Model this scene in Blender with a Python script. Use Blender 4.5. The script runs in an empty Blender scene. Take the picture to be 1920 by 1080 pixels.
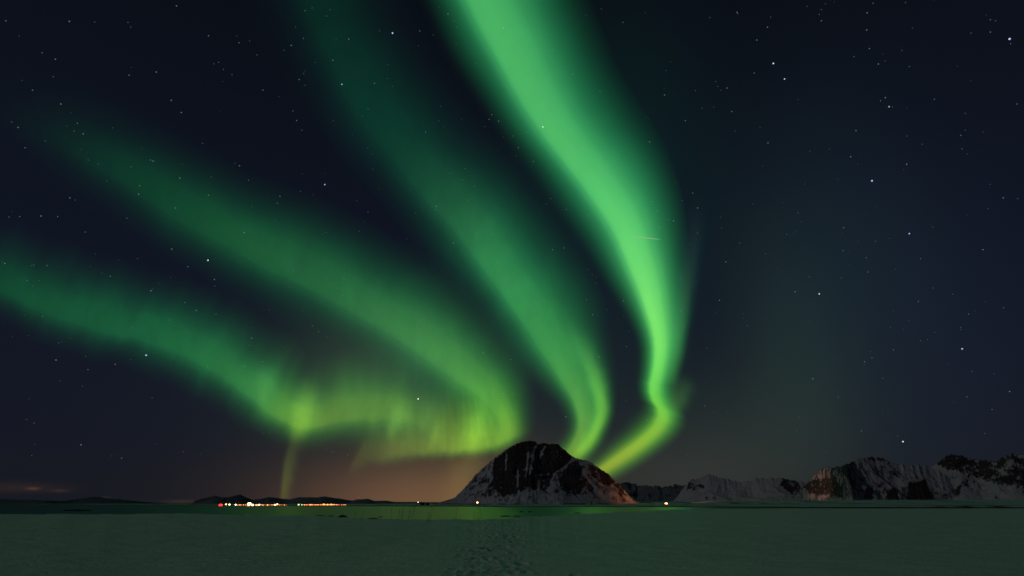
import bpy, math, random
import numpy as np
from mathutils import Vector, noise

random.seed(7)
rng = np.random.default_rng(7)
scene = bpy.context.scene
COL = scene.collection
R = math.radians

# ------------------------------------------------------------------ camera
EYE = 7.0                                   # metres above the sea, on a snowy dune
FPX = 1920 * 20.0 / 36.0
PITCH = math.atan(404.0 / FPX)              # looking up, horizon low in the frame
cam_d = bpy.data.cameras.new('camera')
cam = bpy.data.objects.new('camera', cam_d)
COL.objects.link(cam)
cam_d.lens = 20.0
cam_d.sensor_width = 36.0
cam_d.clip_start = 0.5
cam_d.clip_end = 3.0e6
cam.location = (0, 0, EYE)
cam.rotation_euler = (R(90) + PITCH, 0, 0)
scene.camera = cam

# ------------------------------------------------------------------ render
scene.render.engine = 'CYCLES'
scene.view_settings.view_transform = 'Standard'
scene.view_settings.look = 'None'
scene.view_settings.exposure = 0.0
scene.view_settings.gamma = 1.0
scene.view_settings.use_curve_mapping = False
cy = scene.cycles
cy.use_denoising = True
cy.max_bounces = 4
cy.diffuse_bounces = 2
cy.glossy_bounces = 2
cy.transparent_max_bounces = 96
cy.sample_clamp_indirect = 2.0
cy.caustics_reflective = False
cy.caustics_refractive = False
cy.filter_width = 1.6

MOON_ELEV, MOON_AZ = R(15), R(-124)          # low moon, behind and to the left of the viewer


def lin1(v):
    v /= 255.0
    return v / 12.92 if v <= 0.04045 else ((v + 0.055) / 1.055) ** 2.4


def lin(c):
    return tuple(lin1(v) for v in c)


def sight(px, py):
    """direction of sight for a point read off the photograph"""
    X = (px - 960.0) / FPX
    Y = (540.0 - py) / FPX
    return Vector((X, math.cos(PITCH) - Y * math.sin(PITCH), math.sin(PITCH) + Y * math.cos(PITCH))).normalized()


def azel(px, py):
    d = sight(px, py)
    return math.atan2(d.x, d.y), math.asin(d.z)


# ------------------------------------------------------------------ world: night sky
world = bpy.data.worlds.new('World')
scene.world = world
world.use_nodes = True
wt = world.node_tree
wt.nodes.clear()


class N:
    """small node-graph helper"""

    def __init__(self, tree):
        self.t = tree

    def new(self, kind, **kw):
        n = self.t.nodes.new(kind)
        for k, v in kw.items():
            setattr(n, k, v)
        return n

    def put(self, sock, v):
        if hasattr(v, 'is_output') or hasattr(v, 'links'):
            self.t.links.new(v, sock)
        else:
            sock.default_value = v

    def math(self, op, a, b=0.0, c=None, clamp=False):
        n = self.new('ShaderNodeMath', operation=op, use_clamp=clamp)
        self.put(n.inputs[0], a)
        self.put(n.inputs[1], b)
        if c is not None:
            self.put(n.inputs[2], c)
        return n.outputs[0]

    def vmath(self, op, a, b=None, scale=None):
        n = self.new('ShaderNodeVectorMath', operation=op)
        self.put(n.inputs[0], a)
        if b is not None:
            self.put(n.inputs[1], b)
        if scale is not None:
            self.put(n.inputs['Scale'], scale)
        return n.outputs[0]

    def mix(self, f, a, b):
        n = self.new('ShaderNodeMix', data_type='RGBA')
        self.put(n.inputs[0], f)
        self.put(n.inputs[6], a)
        self.put(n.inputs[7], b)
        return n.outputs[2]

    def ramp(self, f, stops, mode='LINEAR'):
        n = self.new('ShaderNodeValToRGB')
        cr = n.color_ramp
        cr.interpolation = mode
        while len(cr.elements) < len(stops):
            cr.elements.new(0.5)
        for e, (p, c) in zip(cr.elements, sorted(stops, key=lambda s: s[0])):
            e.position = p
            e.color = (*c, 1) if len(c) == 3 else c
        self.put(n.inputs[0], f)
        return n.outputs[0]

    def noise(self, vec, scale, detail=4.0, rough=0.55, dist=0.0):
        n = self.new('ShaderNodeTexNoise')
        if vec is not None:
            self.put(n.inputs['Vector'], vec)
        n.inputs['Scale'].default_value = scale
        n.inputs['Detail'].default_value = detail
        n.inputs['Roughness'].default_value = rough
        n.inputs['Distortion'].default_value = dist
        return n.outputs[0]

    def link(self, a, b):
        self.t.links.new(a, b)


w = N(wt)
gen = w.new('ShaderNodeTexCoord').outputs['Generated']
sep = w.new('ShaderNodeSeparateXYZ')
w.link(gen, sep.inputs[0])
azi = w.math('ARCTAN2', sep.outputs[0], sep.outputs[1])
ele = w.math('ARCSINE', sep.outputs[2])
# airglow base: navy, darker towards the zenith
eln = w.math('MULTIPLY', ele, 2 / math.pi, clamp=True)
base = w.ramp(eln, [(0.0, lin((22, 23, 31))), (0.06, lin((20, 23, 36))), (0.22, lin((15, 20, 34))),
                    (0.42, lin((11, 15, 24))), (0.62, lin((7, 10, 17))), (1.0, lin((6, 9, 16)))], 'B_SPLINE')
total = base
# town light scattered low over the horizon, diffuse aurora veils: broad lobes on the sky
LOBES = [  # x, y, half width, half height (read off the photo), added light
    (770, 950, 172, 62, (0.098, 0.044, 0.021)),
    (690, 915, 190, 100, (0.016, 0.009, 0.004)),
    (900, 930, 150, 80, (0.050, 0.030, 0.006)),
    (1290, 910, 190, 85, (0.018, 0.018, 0.0125)),
    (1490, 670, 95, 190, (0.0055, 0.0120, 0.0065)),
    (1570, 470, 150, 230, (0.002, 0.0062, 0.006)),
    (1400, 800, 170, 100, (0.0055, 0.0095, 0.0035)),
    (1740, 640, 170, 300, (0.0015, 0.0028, 0.005)),
    (900, 760, 330, 150, (0.005, 0.010, 0.005)),
    (690, 700, 130, 80, (0.016, 0.034, 0.013)),
    (1180, 330, 130, 240, (0.0, 0.008, 0.004)),
    (30, 914, 75, 8, (0.014, 0.006, 0.002)),
    (62, 916, 10, 2.2, (0.05, 0.022, 0.010)),
    (112, 920, 14, 2.2, (0.022, 0.010, 0.005)),
    (340, 940, 26, 2.5, (0.020, 0.011, 0.003)),
    (198, 933, 9, 1.5, (0.012, 0.008, 0.008)),
    (300, 960, 260, 60, (0.0, 0.001, 0.0)),
]
for (x, y, hw, hh, c) in LOBES:
    a0, e0 = azel(x, y)
    sa = 0.5 * (azel(x + hw, y)[0] - azel(x - hw, y)[0])
    se = 0.5 * (azel(x, y - hh)[1] - azel(x, y + hh)[1])
    da = w.math('MULTIPLY', w.math('SUBTRACT', azi, a0), 1 / sa)
    de = w.math('MULTIPLY', w.math('SUBTRACT', ele, e0), 1 / se)
    q = w.math('ADD', w.math('MULTIPLY', da, da), w.math('MULTIPLY', de, de))
    g = w.math('EXPONENT', w.math('MULTIPLY', q, -0.7))
    total = w.vmath('ADD', total, w.vmath('SCALE', c, scale=g))
# moonlit air: the physical sky at a tiny fraction of its daylight strength
skyt = w.new('ShaderNodeTexSky', sky_type='NISHITA')
skyt.sun_disc = False
skyt.sun_elevation = MOON_ELEV
skyt.sun_rotation = MOON_AZ
total = w.vmath('ADD', total, w.vmath('SCALE', skyt.outputs[0], scale=0.0002))
bg = w.new('ShaderNodeBackground')
w.link(total, bg.inputs[0])
bg.inputs[1].default_value = 1.0
wo = w.new('ShaderNodeOutputWorld')
w.link(bg.outputs[0], wo.inputs[0])

# ------------------------------------------------------------------ moon (one sun lamp)
sd = bpy.data.lights.new('moon_light', 'SUN')
sd.energy = 0.125
sd.angle = R(0.5)
sd.color = (1.0, 0.90, 0.98)
so = bpy.data.objects.new('moon_light', sd)
COL.objects.link(so)
md = Vector((math.sin(MOON_AZ) * math.cos(MOON_ELEV), math.cos(MOON_AZ) * math.cos(MOON_ELEV), math.sin(MOON_ELEV)))
so.rotation_euler = md.to_track_quat('Z', 'Y').to_euler()
so.location = md * 50


# ------------------------------------------------------------------ helpers
def mat(name):
    m = bpy.data.materials.new(name)
    m.use_nodes = True
    m.node_tree.nodes.clear()
    n = N(m.node_tree)
    return m, n


def finish(n, shader, disp=None):
    o = n.new('ShaderNodeOutputMaterial')
    n.link(shader, o.inputs['Surface'])


def principled(n, color, rough=0.8, spec=0.2, normal=None, metal=0.0):
    b = n.new('ShaderNodeBsdfPrincipled')
    n.put(b.inputs['Base Color'], color if not isinstance(color, tuple) else (*color[:3], 1))
    n.put(b.inputs['Roughness'], rough)
    b.inputs['Specular IOR Level'].default_value = spec
    b.inputs['Metallic'].default_value = metal
    if normal is not None:
        n.link(normal, b.inputs['Normal'])
    return b.outputs[0]


def bump(n, h, strength, dist, normal=None):
    b = n.new('ShaderNodeBump')
    n.put(b.inputs['Height'], h)
    b.inputs['Strength'].default_value = strength
    b.inputs['Distance'].default_value = dist
    if normal is not None:
        n.link(normal, b.inputs['Normal'])
    return b.outputs[0]


def mesh_obj(name, verts, faces, mats, parent=None, smooth=True, uvs=None, mat_idx=None):
    me = bpy.data.meshes.new(name)
    me.from_pydata(verts if isinstance(verts, list) else verts.tolist(), [], faces if isinstance(faces, list) else faces.tolist())
    for m in (mats if isinstance(mats, (list, tuple)) else [mats]):
        me.materials.append(m)
    if smooth:
        me.polygons.foreach_set('use_smooth', [True] * len(me.polygons))
    if mat_idx is not None:
        me.polygons.foreach_set('material_index', mat_idx)
    if uvs is not None:
        uv = me.uv_layers.new(name='UVMap')
        li = np.empty(len(me.loops), np.int32)
        me.loops.foreach_get('vertex_index', li)
        uv.data.foreach_set('uv', np.asarray(uvs, np.float32)[li].ravel())
    me.update()
    o = bpy.data.objects.new(name, me)
    COL.objects.link(o)
    if parent is not None:
        o.parent = parent
    return o


def grid_faces(nr, nc, off=0):
    r, c = np.meshgrid(np.arange(nr - 1), np.arange(nc - 1), indexing='ij')
    a = (r * nc + c).ravel() + off
    return np.stack([a, a + 1, a + nc + 1, a + nc], 1)


def empty(name, loc, rz=0.0):
    o = bpy.data.objects.new(name, None)
    o.empty_display_size = 0.5
    COL.objects.link(o)
    o.location = loc
    o.rotation_euler = (0, 0, rz)
    return o


def tag(o, label=None, cat=None, group=None, kind=None):
    if label:
        o['label'] = label
    if cat:
        o['category'] = cat
    if group:
        o['group'] = group
    if kind:
        o['kind'] = kind
    return o


def copy_tree(o, parent=None):
    c = o.copy()
    COL.objects.link(c)
    if parent is not None:
        c.parent = parent
    for ch in list(o.children):
        copy_tree(ch, c)
    return c


def fbm(x, y, z=0.0, oct=4):
    return noise.fractal(Vector((x, y, z)), 1.0, 2.1, oct, noise_basis='PERLIN_ORIGINAL')


def vnoise(P, seed=0):
    """vectorised value noise on an (n,2) array, about -1..1"""
    i = np.floor(P).astype(np.int64)
    f = P - i
    f = f * f * (3 - 2 * f)

    def h(a, b):
        v = (a * 374761393 + b * 668265263 + seed * 974711) & 0x7fffffff
        v = ((v ^ (v >> 13)) * 1274126177) & 0x7fffffff
        v = v ^ (v >> 16)
        return (v % 65536) / 32768.0 - 1.0
    a = h(i[:, 0], i[:, 1]); b = h(i[:, 0] + 1, i[:, 1])
    c = h(i[:, 0], i[:, 1] + 1); d = h(i[:, 0] + 1, i[:, 1] + 1)
    return (a * (1 - f[:, 0]) + b * f[:, 0]) * (1 - f[:, 1]) + (c * (1 - f[:, 0]) + d * f[:, 0]) * f[:, 1]


def vfbm(P, oct=4, seed=0):
    s = np.zeros(len(P)); a = 1.0
    for k in range(oct):
        s += a * vnoise(P * (2.03 ** k) + 17.3 * k, seed + k)
        a *= 0.5
    return s


def tube(pts, radii, sides=6):
    """tapered tube along a polyline; returns verts, faces"""
    V, F = [], []
    for k, (p, r) in enumerate(zip(pts, radii)):
        p = Vector(p)
        q = Vector(pts[min(k + 1, len(pts) - 1)]) - Vector(pts[max(k - 1, 0)])
        q.normalize()
        a = q.orthogonal().normalized()
        b = q.cross(a)
        for s in range(sides):
            t = 2 * math.pi * s / sides
            V.append(tuple(p + a * (r * math.cos(t)) + b * (r * math.sin(t))))
    for k in range(len(pts) - 1):
        for s in range(sides):
            s2 = (s + 1) % sides
            F.append((k * sides + s, k * sides + s2, (k + 1) * sides + s2, (k + 1) * sides + s))
    F.append(tuple(range(sides - 1, -1, -1)))
    F.append(tuple(range((len(pts) - 1) * sides, len(pts) * sides)))
    return V, F


def join(parts):
    V, F, M = [], [], []
    for (v, f, m) in parts:
        o = len(V)
        V += [tuple(p) for p in v]
        F += [tuple(i + o for i in q) for q in f]
        M += [m] * len(f)
    return V, F, M


def ball(c, r, seg=10, rings=6, sz=1.0):
    V, F = [], []
    for i in range(1, rings):
        t = math.pi * i / rings
        for s in range(seg):
            a = 2 * math.pi * s / seg
            V.append((c[0] + r * math.sin(t) * math.cos(a), c[1] + r * math.sin(t) * math.sin(a), c[2] + r * sz * math.cos(t)))
    for i in range(rings - 2):
        for s in range(seg):
            s2 = (s + 1) % seg
            F.append((i * seg + s, (i + 1) * seg + s, (i + 1) * seg + s2, i * seg + s2))
    n = len(V)
    V.append((c[0], c[1], c[2] + r * sz)); V.append((c[0], c[1], c[2] - r * sz))
    for s in range(seg):
        s2 = (s + 1) % seg
        F.append((n, s, s2))
        F.append((n + 1, (rings - 2) * seg + s2, (rings - 2) * seg + s))
    return V, F


def box(x0, x1, y0, y1, z0, z1):
    V = [(x0, y0, z0), (x1, y0, z0), (x1, y1, z0), (x0, y1, z0), (x0, y0, z1), (x1, y0, z1), (x1, y1, z1), (x0, y1, z1)]
    F = [(3, 2, 1, 0), (4, 5, 6, 7), (0, 1, 5, 4), (1, 2, 6, 5), (2, 3, 7, 6), (3, 0, 4, 7)]
    return V, F


# ------------------------------------------------------------------ materials of the ground
def make_snow():
    m, n = mat('snow')
    pos = n.new('ShaderNodeNewGeometry').outputs['Position']
    big = n.noise(pos, 0.06, 4)
    mid = n.noise(pos, 0.9, 4, 0.6)
    fine = n.noise(pos, 7.0, 3, 0.7)
    wind = n.noise(n.vmath('MULTIPLY', pos, (0.35, 1.3, 1.0)), 1.6, 5, 0.62)
    col = n.ramp(big, [(0.3, (0.86, 0.87, 0.86)), (0.7, (0.93, 0.93, 0.92))])
    att = n.new('ShaderNodeAttribute', attribute_name='trodden')
    # trodden snow is darker in patches
    col = n.mix(n.math('MULTIPLY', n.math('MULTIPLY', att.outputs['Fac'], n.ramp(mid, [(0.3, (0, 0, 0)), (0.7, (1, 1, 1))])), 0.3),
                col, (0.45, 0.44, 0.42, 1))
    grain = n.noise(pos, 14.0, 3, 0.75)
    col = n.mix(n.ramp(grain, [(0.35, (0, 0, 0)), (0.65, (1, 1, 1))]), n.vmath('SCALE', col, scale=0.9), col)
    b1 = bump(n, wind, 0.7, 0.25)
    b2 = bump(n, mid, 0.5, 0.14, b1)
    b3 = bump(n, fine, 0.8, 0.06, b2)
    finish(n, principled(n, col, 0.65, 0.25, b3))
    return m


def make_shore():
    m, n = mat('snowy_shore')
    pos = n.new('ShaderNodeNewGeometry').outputs['Position']
    z = n.new('ShaderNodeSeparateXYZ')
    n.link(pos, z.inputs[0])
    nz = n.noise(n.vmath('MULTIPLY', pos, (1, 0.35, 1)), 0.02, 5, 0.65)
    nz2 = n.noise(n.vmath('MULTIPLY', pos, (1, 0.12, 1)), 0.012, 4, 0.6)
    # bare wet stones and weed along the tide line, heath patches above
    tide = n.math('LESS_THAN', n.math('ADD', z.outputs[2], n.math('MULTIPLY', nz, -2.2)), 0.45)
    heath = n.ramp(nz2, [(0.56, (0, 0, 0)), (0.63, (1, 1, 1))])
    dark = n.math('MAXIMUM', tide, n.math('MULTIPLY', heath, 0.8))
    col = n.mix(dark, (0.62, 0.65, 0.68, 1), (0.018, 0.017, 0.015, 1))
    finish(n, principled(n, col, 0.8, 0.15, bump(n, nz, 0.5, 2.0)))
    return m


def make_sea():
    m, n = mat('sea_water')
    pos = n.new('ShaderNodeNewGeometry').outputs['Position']
    w1 = n.noise(n.vmath('MULTIPLY', pos, (1, 1.5, 1)), 0.8, 3, 0.5)
    w2 = n.noise(n.vmath('MULTIPLY', pos, (0.6, 1.2, 1)), 0.09, 3, 0.5)
    b = bump(n, w1, 0.12, 0.25)
    b = bump(n, w2, 0.15, 0.6, b)
    p = n.new('ShaderNodeBsdfPrincipled')
    p.inputs['Base Color'].default_value = (0.004, 0.010, 0.010, 1)
    p.inputs['Roughness'].default_value = 0.29
    p.inputs['IOR'].default_value = 1.33
    n.link(b, p.inputs['Normal'])
    finish(n, p.outputs[0])
    return m


SNOW, SHORE, SEA = make_snow(), make_shore(), make_sea()

# ------------------------------------------------------------------ ground (snow field around the bay)
# edge of the snow bank as seen from the dune: column x, row y, distance of the edge
EDGE = [(-400, 962, 80), (0, 964, 78), (150, 964, 76), (300, 965, 74), (450, 966.5, 70), (560, 968.5, 66), (660, 972.5, 62), (760, 976, 60),
        (830, 976.5, 60), (900, 976, 62), (935, 973.5, 66), (990, 969.5, 80), (1050, 966, 110), (1110, 963, 160),
        (1170, 960, 240), (1240, 957, 380), (1310, 954.5, 600), (1400, 953.8, 760), (1500, 953.5, 860), (1700, 953.8, 900), (2400, 953.8, 900)]
ex = np.array([e[0] for e in EDGE], float)
ey = np.array([e[1] for e in EDGE], float)
ed = np.array([e[2] for e in EDGE], float)


def az_to_px(az):
    az = np.clip(az, -1.2, 1.2)
    return 960 + FPX * np.tan(az) / math.cos(PITCH)


def ground_grid():
    c_az = np.concatenate([np.arange(-180, -62, 6.0), np.arange(-62, -8, 0.3), np.arange(-8, 8, 0.07), np.arange(8, 62, 0.3),
                           np.arange(62, 180.1, 6.0)])
    c_az = np.radians(c_az)
    d = [0.5, 3, 7]
    while d[-1] < 11: d.append(d[-1] + 0.6)
    while d[-1] < 32: d.append(d[-1] + 0.11)
    while d[-1] < 95: d.append(d[-1] * 1.012)
    while d[-1] < 2200: d.append(d[-1] * 1.04)
    d = np.array(d)
    A, D = np.meshgrid(c_az, d, indexing='ij')
    PX = az_to_px(A)
    E_d = np.interp(PX, ex, ed)
    cpx = az_to_px(c_az)
    e_y = np.interp(cpx, ex, ey) + 0.7 * vfbm(np.stack([cpx / 26.0, cpx * 0], 1), 4, 31) * np.clip((1300 - cpx) / 200, 0.15, 1)
    tan_e = []
    for a, y in zip(c_az, e_y):
        x = float(np.clip(az_to_px(a), -300, 2200))
        s = sight(x, y)
        tan_e.append(s.z / math.hypot(s.x, s.y))
    T = np.array(tan_e)[:, None] * np.ones_like(D)
    behind = np.clip((np.abs(A) - 1.1) / 0.3, 0, 1)
    E_z = EYE + E_d * T
    z0 = EYE - 1.7
    t = np.clip((D - 12) / (E_d - 12), 0, 1)
    ts = t * t * (3 - 2 * t) * 0.5 + t * 0.5
    Z = z0 + (E_z - z0) * ts
    fall = np.clip((D - E_d) / np.maximum(28, 0.35 * E_d), 0, 1)
    fall = fall * fall * (3 - 2 * fall)
    Z = Z * (1 - fall) + (-3.5) * fall
    Z = Z * (1 - behind) + z0 * behind
    X, Y = D * np.sin(A), D * np.cos(A)
    P = np.stack([X.ravel(), Y.ravel()], 1)
    und = 0.10 * vfbm(P / 9.0, 3, 3) * np.clip(D.ravel() / 40, 0.2, 1.0) + 0.035 * vfbm(P / 1.7, 3, 9)
    und += 0.25 * vfbm(P / 60.0, 2, 5) * np.clip((D.ravel() - 100) / 300, 0, 1)
    # wind crust ridges
    und += 0.03 * np.abs(vfbm(P * np.array([0.25, 0.9]), 3, 21))
    Z = Z.ravel() + und * (1 - 0.5 * fall.ravel())
    # trodden track leading from the viewer to the water
    trod = np.zeros(len(Z))
    near = np.where((np.abs(A.ravel()) < 0.14) & (D.ravel() < 75) & (D.ravel() > 9))[0]
    px_, py_ = P[near, 0], P[near, 1]
    zz = np.zeros(len(near)); tt = np.zeros(len(near))
    for k in range(420):
        yy = 11 + 52 * random.random() ** 1.25
        xc = -0.10 - 0.012 * yy + 0.25 * math.sin(yy * 0.23)
        half = 0.95 + 0.25 * math.sin(yy * 0.5)
        if k % 5 == 0:
            half *= 2.2
        xx = xc + half * random.uniform(-1, 1)
        ln, wd = random.uniform(0.2, 0.34), random.uniform(0.11, 0.17)
        an = random.uniform(-0.4, 0.4)
        dx, dy = px_ - xx, py_ - yy
        q = ((dx * math.cos(an) + dy * math.sin(an)) / wd) ** 2 + ((-dx * math.sin(an) + dy * math.cos(an)) / ln) ** 2
        zz -= random.uniform(0.015, 0.05) * np.exp(-q * q)
        zz += 0.016 * np.exp(-(np.sqrt(q) - 1.45) ** 2 * 7)
        tt = np.maximum(tt, np.exp(-q * 0.45))
    Z[near] += zz
    trod[near] = tt
    V = np.stack([P[:, 0], P[:, 1], Z], 1)
    o = mesh_obj('ground', V, grid_faces(len(c_az), len(d)), SNOW)
    at = o.data.attributes.new('trodden', 'FLOAT', 'POINT')
    at.data.foreach_set('value', trod.astype(np.float32))
    return tag(o, 'snow covered field sloping to the bay, trodden track in the middle', kind='structure')


ground = ground_grid()
if ground.data.polygons[0].normal.z < 0:
    ground.data.flip_normals()

# ------------------------------------------------------------------ sea
nseg = 96
rad = [0, 40, 200, 800, 3000, 12000, 70000]
V = [(0, 0, 0)]
F = []
for r in rad[1:]:
    for s in range(nseg):
        a = 2 * math.pi * s / nseg
        V.append((r * math.cos(a), r * math.sin(a), 0))
for s in range(nseg):
    F.append((0, 1 + s, 1 + (s + 1) % nseg))
for k in range(len(rad) - 2):
    for s in range(nseg):
        a, b = 1 + k * nseg + s, 1 + k * nseg + (s + 1) % nseg
        F.append((a, a + nseg, b + nseg, b))
sea = tag(mesh_obj('sea', V, F, SEA), 'calm dark bay reflecting the green aurora', kind='structure')

# ------------------------------------------------------------------ far shore (low snowy plain under the mountains)
SH = [(-700, 945.4, 1.2, 1.5), (-100, 945.6, 1.2, 1.5), (150, 946.6, 1.2, 1.6), (340, 947.3, 1.5, 2.0), (500, 948.2, 1.8, 2.5), (700, 949.2, 1.8, 4.0),
      (820, 949.8, 2.0, 9.0), (950, 950.2, 2.2, 16), (1100, 950.4, 2.2, 18), (1300, 951, 2.6, 20), (1480, 952.2, 3.0, 24),
      (1700, 952.8, 3.5, 26), (2600, 953, 3.5, 26)]
sx = np.array([s[0] for s in SH], float); sy = np.array([s[1] for s in SH], float)
s1 = np.array([s[2] for s in SH], float); s2 = np.array([s[3] for s in SH], float)


def shore_dist(px):
    y = np.interp(px, sx, sy)
    s = sight(float(np.clip(px, -600, 2500)), float(y))
    return EYE / (-s.z / math.hypot(s.x, s.y))


def shore_height(px, d):
    D0 = shore_dist(px)
    zl, zh = np.interp(px, sx, s1), np.interp(px, sx, s2)
    u = d - D0
    z = -0.6 + np.clip(u / 30, 0, 1) * (zl + 0.6)
    t = np.clip((d - 3200) / 800, 0, 1)
    return z + (zh - zl) * t * t * (3 - 2 * t)


def build_shore():
    c_az = np.radians(np.arange(-52, 54, 0.16))
    steps = np.concatenate([np.array([-40, -8, 0, 6, 12, 20, 30, 45, 65, 90, 130, 180, 250, 340, 450, 600, 800]),
                            np.linspace(1000, 4200, 30), np.array([5200, 7000, 10000])])
    V = []
    for a in c_az:
        px = float(az_to_px(a))
        D0 = shore_dist(px)
        # small coves and points
        D0n = D0 * (1 + 0.012 * fbm(px * 0.02, 1.3) + 0.008 * fbm(px * 0.11, 4.1))
        for st in steps:
            d = D0n + st
            z = shore_height(px, D0 + st)
            if st > 10:
                z += (0.45 * fbm(d * math.sin(a) / 60, d * math.cos(a) / 60, 2.0) + 0.9 * fbm(d * math.sin(a) / 260, d * math.cos(a) / 260, 5.0)) * min(1, st / 60) * (0.5 if px < 700 else 1.0)
            V.append((d * math.sin(a), d * math.cos(a), z))
    o = mesh_obj('shore', V, grid_faces(len(c_az), len(steps)).tolist(), SHORE)
    if o.data.polygons[0].normal.z < 0:
        o.data.flip_normals()
    return tag(o, 'low snowy shore across the bay with a dark tide line', kind='structure')


build_shore()


# ------------------------------------------------------------------ mountains
def make_mountain_mat(name, rock=(0.052, 0.045, 0.042), snow=(0.60, 0.60, 0.66), bias=0.0, streak=(40.0, 3.0), slope=(0.50, 0.72)):
    m, n = mat(name)
    geo = n.new('ShaderNodeNewGeometry')
    uv = n.new('ShaderNodeUVMap', uv_map='UVMap').outputs[0]
    nz = n.new('ShaderNodeSeparateXYZ')
    n.link(geo.outputs['True Normal'], nz.inputs[0])
    att = n.new('ShaderNodeAttribute', attribute_name='cliff').outputs['Fac']
    wob = n.new('ShaderNodeTexNoise')
    wob.inputs['Scale'].default_value = 0.006
    wob.inputs['Detail'].default_value = 4
    n.link(geo.outputs['Position'], wob.inputs['Vector'])
    uvw = n.vmath('ADD', uv, n.vmath('MULTIPLY', n.vmath('SUBTRACT', wob.outputs['Color'], (0.5, 0.5, 0.5)), (0.22, 0.3, 0)))
    st = n.noise(n.vmath('MULTIPLY', uvw, (streak[0], streak[1], 1)), 1.0, 6, 0.68, 0.3)
    fine = n.noise(geo.outputs['Position'], 0.022, 7, 0.72)
    steep = n.math('SUBTRACT', slope[1], nz.outputs[2])
    v = n.math('ADD', n.math('MULTIPLY', steep, 1.3), n.math('MULTIPLY', n.math('SUBTRACT', st, 0.5), n.math('ADD', 0.45, n.math('MULTIPLY', att, 1.3))))
    v = n.math('ADD', v, n.math('MULTIPLY', n.math('SUBTRACT', fine, 0.5), 2.6))
    v = n.math('ADD', v, n.math('MULTIPLY', att, 1.0))
    v = n.math('ADD', v, bias)
    f = n.ramp(v, [(0.36, (0, 0, 0)), (0.60, (1, 1, 1))])
    rc = n.ramp(fine, [(0.3, tuple(c * 0.6 for c in rock)), (0.7, tuple(c * 1.8 for c in rock))])
    col = n.mix(f, (*snow, 1), rc)
    h = n.math('ADD', st, n.math('MULTIPLY', fine, 0.7))
    finish(n, principled(n, col, 0.85, 0.1, bump(n, h, 0.9, 14.0)))
    return m


def smooth_interp(xs, ys, x):
    return np.interp(x, xs, ys)


def in_poly(x, y, poly):
    c = False
    j = len(poly) - 1
    for i in range(len(poly)):
        xi, yi = poly[i]; xj, yj = poly[j]
        if (yi > y) != (yj > y) and x < (xj - xi) * (y - yi) / (yj - yi + 1e-9) + xi:
            c = not c
        j = i
    return c


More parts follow.
